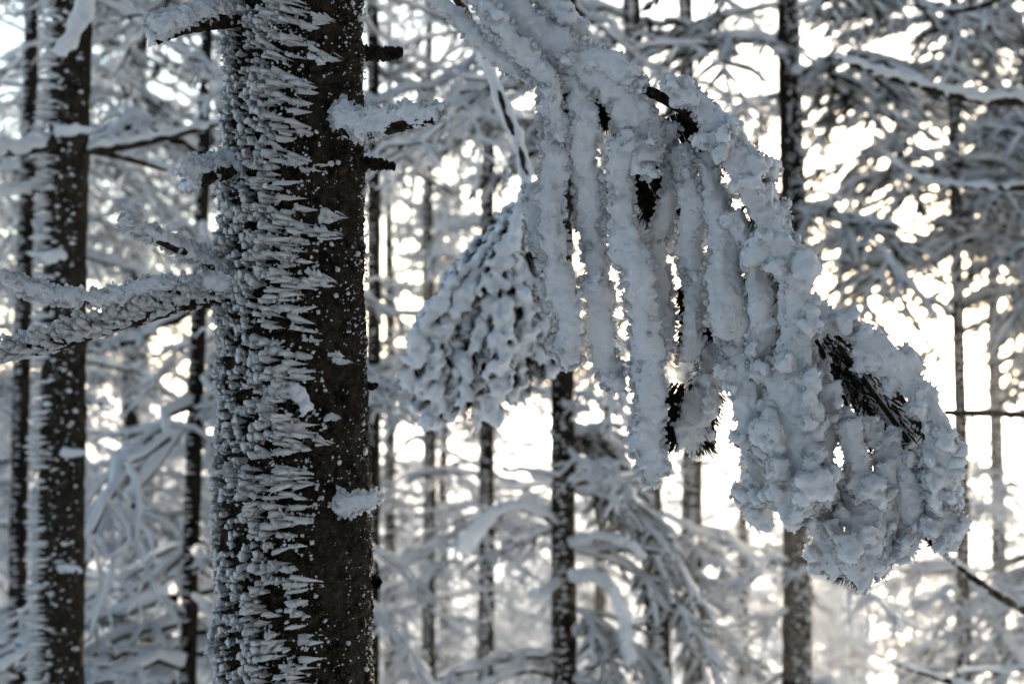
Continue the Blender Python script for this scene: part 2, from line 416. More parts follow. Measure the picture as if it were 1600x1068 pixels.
# ------------------------------------------------------------------ the big near tree
D0 = 2.0
base_x = (467 - 800) / FPX * D0
near = thing('fir_tree', (base_x, D0, float(ground_z(base_x, D0)) - 0.05),
             'thick dark fir trunk bristling with white rime feathers, rimed boughs drooping beside it', 'tree')
def near_axis(z): return (base_x + 0.004 * math.sin(z * 3) + (1.69 - z) * 0.006, D0 * 1.0 + 0.003 * math.sin(z * 2 + 1))
def near_rad(z): return 0.0965 - 0.013 * np.clip(z - 1.69, -0.9, 1.2) - 0.006 * max(0, z - 2.89)
def trunk_mesh(name, axis, rad, z0, z1, nz, na, mat, amp, fz=1.0, seed=0, flare=0.0):
    zs = np.linspace(z0, z1, nz); a = np.linspace(0, 2 * np.pi, na, endpoint=False)
    ax = np.array([axis(z) for z in zs]); r = np.array([rad(z) for z in zs])
    if flare: r = r * (1 + flare * np.exp(-(zs - z0) / 0.25))
    p = np.stack([np.cos(a)[None] * r[:, None], np.sin(a)[None] * r[:, None], np.broadcast_to(zs[:, None], (nz, na))], -1)
    s = 1 / r.mean()
    q = p * (s * 2.2, s * 2.2, s * 1.3 * fz) + seed
    dsp = amp * (0.5 * vnoise(q) + 0.3 * vnoise(q * 3.3) + 0.35 * vnoise(q * 8.7) + 0.25 * vnoise(q * 19))
    rr = r[:, None] + dsp
    V = np.stack([ax[:, 0, None] + np.cos(a) * rr, ax[:, 1, None] + np.sin(a) * rr, p[..., 2]], -1).reshape(-1, 3)
    idx = np.arange(nz * na).reshape(nz, na); nx = np.roll(idx, -1, 1)
    return mesh_np(name, V, np.stack([idx[:-1], nx[:-1], nx[1:], idx[1:]], -1).reshape(-1, 4), mat)
gz = near.location.z
near_trunk = link('trunk', trunk_mesh('trunk', near_axis, near_rad, gz, 1.1, 60, 64, BARK, 0.006, flare=0.5), near)
near_trunk2 = link('trunk', trunk_mesh('trunk', near_axis, near_rad, 1.095, 2.35, 440, 190, BARK, 0.0095), near)
link('trunk', trunk_mesh('trunk', near_axis, near_rad, 2.345, 9.0, 160, 64, BARK, 0.006), near)

rng = np.random.default_rng(5); wa0 = math.atan2(WIND[1], WIND[0])
items = feathers_on_trunk(near_axis, near_rad, 1.10, 2.30, 0.0088, 0.012, 0.060, 0.0046, 0.0125, rng, lim=78)
def project(p):
    x, y, z = p[0], p[1], p[2] - CAMZ
    d = y * cp + z * sp; v = -y * sp + z * cp
    return 800 + x / d * FPX, 534 - v / d * FPX
inview = [it for it in items if 0 < project(it[0])[1] < 1068]
inview.sort(key=lambda it: -it[2] * it[3]); big = inview[:290]; bigset = set(id(i) for i in big)
for pos, d, ln, hw, k in big:
    o = bpy.data.objects.new('rime_feather', FEATHER_MESH[k]); C.objects.link(o); o.parent = near_trunk2
    M = frame_of(d); hw *= 1.15
    m4 = Matrix([list(M[0] * (ln, hw, hw)) + [pos[0]], list(M[1] * (ln, hw, hw)) + [pos[1]], list(M[2] * (ln, hw, hw)) + [pos[2]], [0, 0, 0, 1]])
    o.matrix_local = Matrix.Translation(-Vector(near.location)) @ m4
    o.matrix_parent_inverse = Matrix.Identity(4)
# near_trunk2 carries world coordinates, offset by its parent inverse
small = [it for it in items if id(it) not in bigset]
grains = []
for _ in range(2400):                                   # fine grains between the feathers
    z = rng.uniform(1.12, 2.28); a = wa0 + math.radians(rng.uniform(-74, 72)); n = np.array((math.cos(a), math.sin(a), 0))
    if vnoise(np.array((a * 9, z * 80, 4.4))) < rng.uniform(-0.4, 0.5): continue
    x, y = near_axis(z); sz = rng.uniform(0.0022, 0.006)
    grains.append((np.array((x, y, z)) + n * near_rad(z), n * 0.7 + WIND + rng.normal(0, 0.3, 3), sz * rng.uniform(1, 2.2), sz * 0.6, int(rng.integers(14))))
up = feathers_on_trunk(near_axis, near_rad, 2.3, 5.0, 0.018, 0.015, 0.06, 0.007, 0.015, rng, lim=74)
lo = feathers_on_trunk(near_axis, near_rad, 0.2, 1.1, 0.018, 0.015, 0.06, 0.007, 0.015, rng, lim=74)
V, F = cat([place_feathers(small), place_feathers(grains + up + lo, SPIKES)])
link('rime_crust', mesh_np('rime_crust', V, F, FEATHER), near_trunk2, kind='stuff')
tmp = mesh_np('tmp_feathers', *place_feathers(big + small), None)
V, F = crystals_on(tmp, rng, 9500, 0.0012, 0.0062, False, (1.15, 2.25)); bpy.data.meshes.remove(tmp)
link('rime_crystals', mesh_np('rime_crystals', V, F, FEATHER), near_trunk2, kind='stuff')
# loose specks of rime on the sheltered bark
spk = []
wa = math.atan2(WIND[1], WIND[0])
for _ in range(2600):
    z = rng.uniform(1.15, 2.25); a = wa + math.radians(66 + 75 * rng.random() ** 0.6)
    if vnoise(np.array((a * 6, z * 28, 2.2))) < rng.uniform(-0.5, 0.35): continue
    x, y = near_axis(z); n = np.array((math.cos(a), math.sin(a), 0))
    s = 0.0005 + 0.0016 * rng.random() ** 2 if rng.random() < 0.95 else rng.uniform(0.002, 0.0055)
    spk.append((np.array((x, y, z)) + n * (near_rad(z) + 0.0015), n + WIND * 0.8 + rng.normal(0, 0.4, 3), s * rng.uniform(1.2, 3.0), s * 0.8, int(rng.integers(14))))
V, F = place_feathers(spk, CRYSTALS)
link('rime_specks', mesh_np('rime_specks', V, F, FEATHER), near_trunk2, kind='stuff')

def bark_branch(parent, pts, r0, r1, name='branch', sides=10, n=30, mat=BARK, rough=0.12, rng=rng):
    q = smooth_path(pts, n); rad = np.linspace(r0, r1, n)
    return link(name, mesh_np(name, *tubes(q[None, :, :3], rad[None], sides, rough, rng), mat), parent)
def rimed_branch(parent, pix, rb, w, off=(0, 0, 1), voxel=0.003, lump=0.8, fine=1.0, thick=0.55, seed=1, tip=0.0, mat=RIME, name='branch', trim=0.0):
    """pix rows: px, py, depth ; rb (r0,r1) bark radii ; w (w0,w1) rime half width in px"""
    r = np.random.default_rng(seed)
    pts = np.array([P(*p) for p in pix])
    b = bark_branch(parent, pts, rb[0], rb[1], name=name, rng=r)
    q = smooth_path(pts, 12); dm = np.mean([p[2] for p in pix])
    hw = np.linspace(w[0], w[1], 12) / FPX * dm
    o = np.array(off, float)
    path = np.column_stack([q + o[None] * (hw[:, None] * 0.75), hw])
    n0 = int(12 * trim)
    c, rad = strand_spheres(path[n0:], r, lump=lump, fine=fine, thick=thick)
    rme = soup_mesh('rime', c, rad, voxel, mat, ((0.03, 0.010), (0.012, 0.005), (0.006, 0.004)))
    link('rime', rme, b)
    if parent is near:
        V, F = crystals_on(rme, r, int(150 + 2400 * np.linalg.norm(pts[-1] - pts[0])), 0.002, 0.009, True)
        link('rime_crystals', mesh_np('rime_crystals', V, F, CRYSTAL), b, kind='stuff')
    return b
# rimed branches leaving the near trunk
UPW = np.array((-0.25, -0.35, 0.9))
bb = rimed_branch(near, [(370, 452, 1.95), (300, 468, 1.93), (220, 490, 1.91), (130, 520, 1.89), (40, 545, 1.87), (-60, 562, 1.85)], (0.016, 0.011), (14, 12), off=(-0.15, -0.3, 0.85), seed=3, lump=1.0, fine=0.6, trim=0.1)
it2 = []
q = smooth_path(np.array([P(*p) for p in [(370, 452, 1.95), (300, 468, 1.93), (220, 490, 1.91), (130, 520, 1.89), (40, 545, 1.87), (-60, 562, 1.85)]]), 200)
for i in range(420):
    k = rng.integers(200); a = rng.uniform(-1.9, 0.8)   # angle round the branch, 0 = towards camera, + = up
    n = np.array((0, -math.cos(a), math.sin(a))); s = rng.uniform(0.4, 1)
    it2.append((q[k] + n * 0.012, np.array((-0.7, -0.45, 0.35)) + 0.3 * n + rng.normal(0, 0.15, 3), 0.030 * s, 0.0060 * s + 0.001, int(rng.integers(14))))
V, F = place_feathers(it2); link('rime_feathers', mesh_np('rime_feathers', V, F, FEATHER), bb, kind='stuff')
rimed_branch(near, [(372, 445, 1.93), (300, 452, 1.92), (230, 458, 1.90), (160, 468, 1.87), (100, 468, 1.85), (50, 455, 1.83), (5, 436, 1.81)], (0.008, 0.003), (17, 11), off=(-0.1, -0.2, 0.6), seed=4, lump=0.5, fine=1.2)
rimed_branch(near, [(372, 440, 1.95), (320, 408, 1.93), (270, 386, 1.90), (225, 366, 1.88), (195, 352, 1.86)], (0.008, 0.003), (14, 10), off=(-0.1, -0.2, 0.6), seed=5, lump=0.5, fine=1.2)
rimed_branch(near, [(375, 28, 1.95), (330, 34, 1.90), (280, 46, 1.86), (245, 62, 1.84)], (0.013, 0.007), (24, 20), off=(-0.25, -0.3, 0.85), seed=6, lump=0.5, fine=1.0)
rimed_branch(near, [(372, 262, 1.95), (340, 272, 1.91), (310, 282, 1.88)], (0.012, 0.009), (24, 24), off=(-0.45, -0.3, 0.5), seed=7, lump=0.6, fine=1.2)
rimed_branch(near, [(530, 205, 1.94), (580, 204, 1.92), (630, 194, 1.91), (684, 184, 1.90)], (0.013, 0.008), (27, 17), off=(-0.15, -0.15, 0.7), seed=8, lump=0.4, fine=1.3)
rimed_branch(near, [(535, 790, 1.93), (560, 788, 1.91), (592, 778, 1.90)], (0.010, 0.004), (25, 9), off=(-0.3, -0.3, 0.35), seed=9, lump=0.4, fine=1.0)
# short bare stubs on the sheltered side, two far-side knots
bark_branch(near, np.array([P(560, 82, 2.05), P(600, 84, 2.07), P(628, 82, 2.08)]), 0.012, 0.008, name='stub', rough=0.35)
bark_branch(near, np.array([P(565, 254, 2.0), P(595, 257, 2.0), P(618, 260, 2.0)]), 0.009, 0.006, name='stub', rough=0.35)
bark_branch(near, np.array([P(570, 600, 2.0), P(582, 604, 2.0), P(588, 600, 1.99)]), 0.006, 0.003, name='stub', rough=0.35)
bark_branch(near, np.array([P(570, 905, 2.0), P(582, 908, 2.0), P(590, 910, 1.99)]), 0.010, 0.007, name='stub', rough=0.35)
# the broken branch knot with its rime collar
kn = bark_branch(near, np.array([P(455, 640, 1.91), P(458, 638, 1.895), P(461, 636, 1.885)]), 0.014, 0.010, name='knot', rough=0.4)
kc, kr = [], []
kr_ = np.random.default_rng(21)
for i in range(150):
    a = kr_.uniform(0, 2 * np.pi); e = kr_.uniform(0.9, 1.5)
    if math.cos(a) > 0.5 and kr_.random() < 0.5: continue
    px = 455 - 8 + math.cos(a) * 24 * e; py = 634 + math.sin(a) * 24 * e * (1 if math.sin(a) > 0 else 0.9)
    kc.append(P(px, py, 1.90 + kr_.uniform(-0.012, 0.012))); kr.append(kr_.uniform(0.003, 0.0085))
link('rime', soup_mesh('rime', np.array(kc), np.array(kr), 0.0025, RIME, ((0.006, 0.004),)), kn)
# extra large rime tufts standing on the front of the trunk
for j, (px, py, w, h) in enumerate([(508, 92, 30, 18), (520, 340, 26, 16), (500, 440, 30, 20), (532, 562, 22, 15), (505, 30, 22, 12), (515, 365, 25, 14), (520, 650, 16, 12), (505, 690, 20, 10)]):
    r = np.random.default_rng(40 + j)
    its = []
    for k in range(18):
        f = k / 17.0; st = P(px + w * (1 - 1.1 * f), py + 4 + r.normal(0, h * 0.12), 1.915 - 0.012 * f); sz = (0.12 + 0.88 * f) * PX(h, 1.9)
        st = st + np.array((0, 0, sz * r.uniform(-0.35, 0.75)))
        its.append((st, np.array((-0.85, -0.30, r.uniform(-0.1, 0.55))) + r.normal(0, 0.08, 3), PX(w * 0.8, 1.9) * r.uniform(0.6, 1.1), sz * r.uniform(0.3, 0.55), int(r.integers(14))))
    V, F = place_feathers(its)
    link('rime_tuft', mesh_np('rime_tuft', V, F, FEATHER), near)

# ---- the great drooping bough: stems from the near trunk, then sprig after sprig of rime
bough = None
stemA = np.array([P(470, -420, 2.0), P(560, -250, 2.01), P(660, -60, 2.01), P(760, 0, 2.01), P(850, 65, 2.01), P(940, 120, 2.01), P(1050, 160, 2.01), P(1130, 240, 2.01), P(1200, 380, 2.0), P(1270, 490, 2.0), P(1350, 555, 2.0), P(1430, 650, 2.0), P(1475, 740, 2.0)])
bough = bark_branch(near, stemA, 0.012, 0.004, name='bough', n=60)
bough['label'] = 'great drooping bough buried in knobbly rime, hanging right of the thick trunk'
HERO = [  # (rows px, py, half width px), depth, lump, fine, thick
    ([(676, -10, 13), (735, 49, 15), (784, 94, 15), (828, 128, 9)], 1.97, 0.6, 1.3, .5),
    ([(735, -20, 17), (785, 45, 19), (835, 105, 18), (862, 165, 17), (872, 215, 15)], 1.96, 0.5, 1.2, .5),
    ([(760, -20, 24), (820, 30, 30), (880, 82, 34), (930, 118, 30), (985, 140, 24)], 1.98, 0.4, 0.9, .5),
    ([(830, -20, 26), (880, 20, 30), (898, 58, 24)], 2.00, 0.8, 1.0, .6),
    ([(905, 95, 22), (945, 98, 26), (975, 118, 20)], 1.97, 0.7, 0.6, .6),
    ([(852, 140, 17), (862, 215, 22), (862, 300, 25), (868, 390, 26), (878, 480, 28), (888, 560, 22)], 1.96, 0.35, 1.5, .42),
    ([(835, 290, 14), (838, 345, 22), (848, 400, 12)], 2.03, 0.4, 1.0, .45),
    ([(898, 120, 18), (912, 200, 23), (918, 290, 24), (928, 390, 26), (938, 480, 27), (950, 560, 25), (968, 606, 12)], 1.98, 0.4, 1.4, .45),
    ([(962, 130, 26), (985, 165, 40), (1000, 215, 46), (1005, 255, 30)], 1.975, 0.25, 0.7, .4),
    ([(985, 210, 26), (965, 290, 26), (975, 370, 28), (1000, 450, 31), (1010, 540, 30), (1008, 640, 30), (1014, 700, 30), (1018, 745, 16)], 1.965, 0.5, 1.2, .5),
    ([(1035, 200, 26), (1045, 300, 20), (1030, 400, 20), (1040, 480, 20), (1030, 560, 16)], 2.01, 0.4, 1.2, .45),
    ([(1062, 230, 24), (1075, 330, 27), (1082, 420, 27), (1085, 500, 22), (1070, 555, 16)], 2.00, 0.4, 1.2, .45),
    ([(1040, 130, 22), (1085, 150, 28), (1120, 195, 30), (1150, 245, 26)], 1.965, 0.9, 0.8, .65),
    ([(1095, 240, 22), (1118, 330, 27), (1135, 420, 34), (1150, 500, 40), (1150, 560, 30)], 1.985, 0.3, 0.9, .45),
    ([(1120, 540, 22), (1100, 600, 28), (1085, 650, 30), (1075, 695, 20)], 2.03, 0.7, 1.2, .5),
    ([(1160, 540, 26), (1165, 620, 26), (1180, 700, 26), (1185, 770, 26), (1195, 812, 14)], 1.985, 0.7, 1.2, .55),
    ([(1120, 205, 22), (1158, 258, 27), (1185, 320, 28), (1215, 395, 30), (1238, 470, 31), (1240, 540, 33), (1232, 600, 36), (1240, 680, 38), (1245, 750, 36), (1250, 800, 22)], 1.945, 1.1, 0.8, .7),
    ([(1150, 330, 18), (1172, 400, 20), (1188, 480, 22), (1195, 560, 22), (1200, 640, 20)], 1.97, 0.9, 0.9, .6),
    ([(1150, 215, 20), (1180, 270, 22), (1215, 330, 22), (1238, 400, 18)], 1.985, 1.0, 1.0, .6),
    ([(1262, 482, 20), (1322, 512, 24), (1378, 552, 27), (1424, 602, 29), (1458, 662, 29), (1474, 725, 27), (1478, 780, 22)], 1.955, 1.0, 1.0, .65),
    ([(1305, 652, 15), (1345, 668, 19), (1390, 710, 24), (1420, 760, 30), (1425, 820, 24), (1410, 860, 16)], 1.975, 0.9, 1.1, .6),
    ([(1455, 700, 24), (1470, 770, 32), (1478, 825, 26), (1470, 850, 12)], 1.985, 0.7, 1.3, .5),
    ([(1290, 600, 18), (1290, 680, 22), (1285, 750, 22), (1275, 800, 20)], 1.975, 0.9, 1.0, .6),
    ([(1330, 660, 22), (1345, 730, 30), (1350, 790, 32), (1345, 840, 32), (1340, 880, 30), (1350, 912, 12)], 1.965, 0.9, 1.1, .55),
    ([(1300, 760, 18), (1300, 820, 26), (1298, 870, 24), (1310, 890, 14)], 1.985, 0.8, 1.3, .5),
    ([(1385, 720, 22), (1385, 790, 26), (1380, 850, 24), (1375, 895, 12)], 1.98, 0.8, 1.3, .5),
    ([(1282, 520, 26), (1325, 575, 34), (1372, 630, 36), (1425, 690, 30)], 2.075, 0.35, 0.4, .3),
    ([(1200, 420, 18), (1225, 520, 20), (1275, 600, 18), (1290, 660, 14)], 2.01, 0.8, 0.8, .5),
]
hero_crystals = []
HERO = [(([(a, b, c * 1.22) for a, b, c in h[0]] if i >= 15 else h[0]),) + h[1:] for i, h in enumerate(HERO)]
for j, (rows, dep, lump, fine, thick) in enumerate(HERO):
    r = np.random.default_rng(100 + j)
    path = np.array([np.append(P(px, py, dep + r.normal(0, 0.006)), PX(w * (0.86 if 5 <= j <= 11 else 0.95 if lump < 0.6 else 1.0), dep)) for px, py, w in rows])
    c, rad = strand_spheres(path, r, lump=lump, fine=fine, thick=thick)
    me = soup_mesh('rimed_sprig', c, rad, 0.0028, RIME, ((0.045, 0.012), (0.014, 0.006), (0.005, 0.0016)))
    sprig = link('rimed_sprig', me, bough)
    ar = sum(PX(w_, dep) for _, _, w_ in rows) / len(rows) * np.linalg.norm(np.diff(path[:, :3], axis=0), axis=1).sum()
    V, F = crystals_on(me, r, int(ar * (60000 if lump < 0.6 else 48000)), 0.003, 0.0115 if lump < 0.6 else 0.009, True)
    hero_crystals.append((V, F))
    if j >= 5:
        V, F = needles(path, r, 260, 0.015, 1.0, 0.012 if lump > 0.65 else 0.024)
        link('needle_spray', mesh_np('needle_spray', V, F, NEEDLE_NEAR), bough)
V, F = cat(hero_crystals); link('rime_crystals', mesh_np('rime_crystals', V, F, CRYSTAL), bough, kind='stuff')
# sheltered dark sprays inside the bough
for j, rows in enumerate([[(1050, 180, 40), (1075, 240, 40)], [(1080, 600, 60), (1070, 690, 50)], [(1275, 530, 40), (1330, 650, 60)], [(1310, 540, 50), (1420, 690, 40)], [(1330, 660, 50), (1400, 730, 40)], [(1000, 250, 40), (1040, 330, 30)], [(1090, 440, 30), (1095, 540, 30)], [(905, 130, 30), (960, 170, 30)], [(1330, 850, 30), (1340, 880, 30)]]):
    r = np.random.default_rng(300 + j); d = 2.055 if j in (2, 3, 4) else 2.035
    path = np.array([np.append(P(px, py, d), PX(w, d)) for px, py, w in [rows[0], tuple((np.array(rows[0]) + rows[1]) / 2), rows[1]]])
    V, F = needles(path, r, 260 if j in (2, 3, 4) else 800, 0.016 if j in (2, 3, 4) else 0.026, 1.4, 0.0); link('needle_spray', mesh_np('needle_spray', V, F, NEEDLE_NEAR), bough)

# ---- second bough, behind and between
D2 = 3.1
stemB = np.array([P(468, -320, 2.03), P(560, -180, 2.3), P(680, -60, 2.7), P(735, 40, 2.95), P(785, 160, 3.05), P(822, 270, 3.1), P(815, 330, D2), P(790, 420, D2)])
bough2 = bark_branch(near, stemB, 0.014, 0.005, name='bough', n=40)
bough2['label'] = 'fan-shaped rimed bough with dark gaps hanging behind the great bough'
r = np.random.default_rng(77)
q = smooth_path(stemB[3:], 12)
c, rad = strand_spheres(np.column_stack([q + (0, 0, 0.005), np.full(12, PX(11, D2))]), r, lump=0.4, fine=0.6)
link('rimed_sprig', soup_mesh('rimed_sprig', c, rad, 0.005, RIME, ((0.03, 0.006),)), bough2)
FAN = [(638, 600), (652, 640), (676, 660), (700, 640), (722, 640), (748, 668), (772, 650), (795, 620), (815, 600), (838, 592), (858, 588), (875, 570),
       (662, 560), (690, 590), (716, 560), (742, 610), (765, 570), (790, 540), (820, 545), (700, 500), (735, 500), (775, 490), (805, 470), (668, 605), (712, 612), (758, 632), (800, 585), (845, 560), (655, 585), (730, 560), (780, 600)]
for j, (ex, ey) in enumerate(FAN):
    dd = D2 + r.uniform(-0.06, 0.05); w = r.uniform(14, 23)
    a0 = P(805 + (ex - 760) * 0.12 + r.uniform(-8, 8), 318 + r.uniform(0, 40), dd)
    mx = 808 + (ex - 808) * 0.62 + r.normal(0, 8); my = 320 + (ey - 320) * 0.45
    rows = [np.append(a0, PX(w * 0.5, D2)), np.append(P(mx, my, dd - 0.03), PX(w * 0.7, D2)), np.append(P(808 + (ex - 808) * 0.92 + r.normal(0, 6), 320 + (ey - 320) * 0.75, dd - 0.03), PX(w * 0.85, D2)), np.append(P(ex, ey, dd), PX(w * 0.8, D2))]
    c, rad = strand_spheres(rows, r, lump=1.5, fine=0.5, thick=0.6)
    keep = vnoise(c * 60 + j * 7.7) > 0.0                  # bare gaps between the lumps
    core = smooth_path(np.array(rows)[:, :3], 60); c = np.vstack([c[keep], core]); rad = np.append(rad[keep], np.full(60, 0.0085))
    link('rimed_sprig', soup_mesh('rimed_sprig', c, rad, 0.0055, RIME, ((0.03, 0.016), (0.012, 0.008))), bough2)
    V, F = needles(rows, r, 420, 0.024, 1.3, 0.006)
    link('needle_spray', mesh_np('needle_spray', V, F, NEEDLE_NEAR), bough2)

for j, rows in enumerate([[(800, 350, 25), (690, 590, 34)], [(805, 350, 25), (735, 610, 34)], [(810, 350, 25), (785, 590, 34)], [(815, 350, 22), (842, 570, 30)], [(795, 370, 25), (660, 600, 24)]]):
    path = np.array([np.append(P(px, py, D2 + 0.05), PX(w, D2)) for px, py, w in [rows[0], tuple((np.array(rows[0]) + rows[1]) / 2), rows[1]]])
    V, F = needles(path, r, 1500, 0.045, 1.7, 0.0); link('needle_spray', mesh_np('needle_spray', V, F, NEEDLE_NEAR), bough2)

# ------------------------------------------------------------------ frosted crowns for the wood behind
def wig(rng, N, K, amp):
    w = rng.normal(0, 1, (N, K, 3)); w[:, 0] = 0
    return np.cumsum(w, axis=1) * (amp / math.sqrt(K))[..., None, None] if np.ndim(amp) else np.cumsum(w, axis=1) * amp / math.sqrt(K)
def children_of(pts, rng, m, ang, lfac, droop, K, smin=0.1, upw=0.0, wiggle=0.03):
    """m twigs off each of N parents: returns (N*m,K,3), parent idx, s"""
    N, KP, _ = pts.shape
    s = np.sort(rng.uniform(smin, 0.99, (N, m)), axis=1); f = s * (KP - 1); i = np.minimum(f.astype(int), KP - 2); u = (f - i)[..., None]
    n = np.arange(N)[:, None]
    o = pts[n, i] * (1 - u) + pts[n, i + 1] * u; t = pts[n, i + 1] - pts[n, i]; t /= np.linalg.norm(t, axis=-1, keepdims=True) + 1e-9
    L = np.linalg.norm(np.diff(pts, axis=1), axis=2).sum(1)[:, None]
    sd = np.cross(t, (0, 0, 1.0)); sd /= np.linalg.norm(sd, axis=-1, keepdims=True) + 1e-9
    sg = np.where(np.arange(m) % 2 == 0, 1, -1)[None, :, None] * np.ones((N, m, 1))
    a = np.radians(rng.uniform(ang[0], ang[1], (N, m, 1)))
    d = t * np.cos(a) + sd * sg * np.sin(a) + np.array((0, 0, 1.0)) * (upw + rng.normal(0, 0.25, (N, m, 1)))
    d /= np.linalg.norm(d, axis=-1, keepdims=True)
    l = (L * lfac * (1.05 - 0.75 * s) * rng.uniform(0.5, 1.2, (N, m)))[..., None]
    k = np.linspace(0, 1, K)
    q = o[:, :, None] + d[:, :, None] * (l[:, :, None] * k[None, None, :, None])
    q[..., 2] -= droop * l * (k ** 2)[None, None]
    q = q.reshape(N * m, K, 3); ll = l.reshape(-1)
    w = rng.normal(0, 1, (N * m, K, 3)); w[:, 0] = 0; q = q + np.cumsum(w, 1) * (wiggle * ll)[:, None, None]
    return q
def limbs(rng, zs, L, elev, droop, K=9, azim=None, wiggle=0.02, r0=0.05):
    N = len(zs); az = rng.uniform(0, 2 * np.pi, N) if azim is None else azim
    e = rng.uniform(elev[0], elev[1], N); k = np.linspace(0, 1, K)
    hx = np.cos(az)[:, None] * (r0 + L[:, None] * k * np.cos(e)[:, None]); hy = np.sin(az)[:, None] * (r0 + L[:, None] * k * np.cos(e)[:, None])
    z = zs[:, None] + L[:, None] * (np.sin(e)[:, None] * k - droop * k ** 2)
    q = np.stack([hx, hy, z], -1); w = rng.normal(0, 1, (N, K, 3)); w[:, 0] = 0
    return q + np.cumsum(w, 1) * (wiggle * L)[:, None, None]
def frost(rng, levels, rr, bark_levels=2, under=0.0, sides=5, wshift=(-0.25, -0.3, 0.55)):
    """levels: list of (N,K,3); rr: list of (r0,r1) rime radii. -> rime mesh data, wood/needle mesh data"""
    R, B = [], []
    ws = np.array(wshift)
    for li, (q, (a, b)) in enumerate(zip(levels, rr)):
        N, K, _ = q.shape
        r = np.linspace(a, b, K)[None] * rng.uniform(0.75, 1.25, (N, 1)) * (1 + 0.28 * rng.uniform(-1, 1, (N, K)))
        r[:, -1] *= 0.6
        R.append(tubes(q + ws * r[..., None], r, sides - min(li, 2), 0.22, rng))
        if li < bark_levels or under:
            rb = r * (0.62 if li < bark_levels else 0.0) + (under * r if li >= bark_levels else 0)
            B.append(tubes(q - np.array((0, 0, 0.35)) * r[..., None] * (1 if li < bark_levels else 1.3), rb, 3, 0.25, rng))
    return cat(R), cat(B)

def crown_bare(rng, z0, z1, n, Lmax, taper=0.0, scale=1.0, dense=1.0, elev=(-0.35, 0.25), droop=0.25):
    zs = np.sort(rng.uniform(z0, z1, n)); L = Lmax * rng.uniform(0.45, 1.1, n) * (1 - taper * (zs - z0) / (z1 - z0))
    q0 = limbs(rng, zs, L, elev, droop, wiggle=0.03)
    q1 = children_of(q0, rng, int(11 * dense), (25, 75), 0.45, 0.30, 6, wiggle=0.07)
    q2 = children_of(q1, rng, int(5 * dense), (25, 80), 0.45, 0.25, 4, wiggle=0.09)
    s = scale
    return frost(rng, [q0, q1, q2], [(0.018 * s, 0.009 * s), (0.0100 * s, 0.006 * s), (0.0070 * s, 0.0045 * s)], 2)
def crown_leafy(rng, z0, z1, n, Lmax, taper=0.6, scale=1.0, dense=1.0, elev=(-0.3, 0.15), droop=0.30, azim=None):
    zs = np.sort(rng.uniform(z0, z1, n)); L = Lmax * rng.uniform(0.7, 1.1, n) * (1 - taper * (zs - z0) / (z1 - z0))
    q0 = limbs(rng, zs, L, elev, droop, azim=azim)
    q1 = children_of(q0, rng, int(16 * dense), (35, 65), 0.42, 0.35, 5, wiggle=0.03)
    q2 = children_of(q1, rng, int(7 * dense), (30, 60), 0.40, 0.30, 3, wiggle=0.04)
    s = scale
    return frost(rng, [q0, q1, q2], [(0.019 * s, 0.010 * s), (0.0135 * s, 0.008 * s), (0.0105 * s, 0.006 * s)], 1, under=1.05)

def trunk_rime(axis, rad, z0, z1, sp_, lmin, lmax, wmin, wmax, rng, wind=WIND, lim=70, keep=1.0):
    it = feathers_on_trunk(axis, rad, z0, z1, sp_, lmin, lmax, wmin, wmax, rng, wind=wind, lim=lim, keep=keep)
    V, F = place_feathers(it, SPIKES); return V, F

def pole_tree(name, label, px_top, px_bot, wpx, depth, H, crowns=(), rime=True, wind=WIND, seed=0, group=None, rime_lim=70, rsc=1.0, bark=None):
    """tree whose trunk passes photo pixel columns px_top (top edge) and px_bot (bottom edge)"""
    r = np.random.default_rng(seed)
    a = P(px_top, 0, depth); b = P(px_bot, 1068, depth)
    sx = (a[0] - b[0]) / (a[2] - b[2]); gx = b[0]
    y0 = depth * cp
    g = float(ground_z(np.array(gx), np.array(y0))) - 0.06
    gx = b[0] + (g - b[2]) * sx
    R = wpx / 2 / FPX * depth; zc = CAMZ + depth * sp
    def ax(z): return (gx + (z - g) * sx + 0.15 * R * math.sin(z * 1.7 + seed), y0 + 0.15 * R * math.sin(z * 1.3 + seed * 2))
    def rd(z): return max(0.012, R * (1 - 0.75 * (z - zc) / (H - (zc - g))) if z > zc else R * (1 + 0.06 * (zc - z)))
    t = thing(name, (gx, y0, g), label, 'tree', group)
    tr = link('trunk', trunk_mesh('trunk', ax, rd, g, g + H, 150 if bark is None else 420, 16 if bark is None else 48, bark or BARK2, R * 0.14, seed=seed * 3.1, flare=0.3), t)
    half = 0.26 * depth
    if rime:
        V, F = trunk_rime(ax, rd, zc - half, zc + half, max(0.02, R * 0.34), R * 0.30 * rsc, R * 0.9 * rsc, R * 0.10, R * 0.24, r, wind=wind, lim=rime_lim)
        link('rime_crust', mesh_np('rime_crust', V, F, RIME2), tr, kind='stuff')
    for fn, kw in crowns:
        (RV, RF), (BV, BF) = fn(r, **kw)
        # follow the leaning axis
        for VV in (RV, BV):
            VV[:, 0] += gx + (VV[:, 2] - g) * sx; VV[:, 1] += y0
        cr = link('crown', mesh_np('crown', BV, BF, NEEDLE if fn is crown_leafy else BARK2), t, kind='stuff')
        link('rime', mesh_np('rime', RV, RF, RIME2), cr, kind='stuff')
    return t, ax, rd, g
def zrow(py, d): return P(800, py, d)[2]

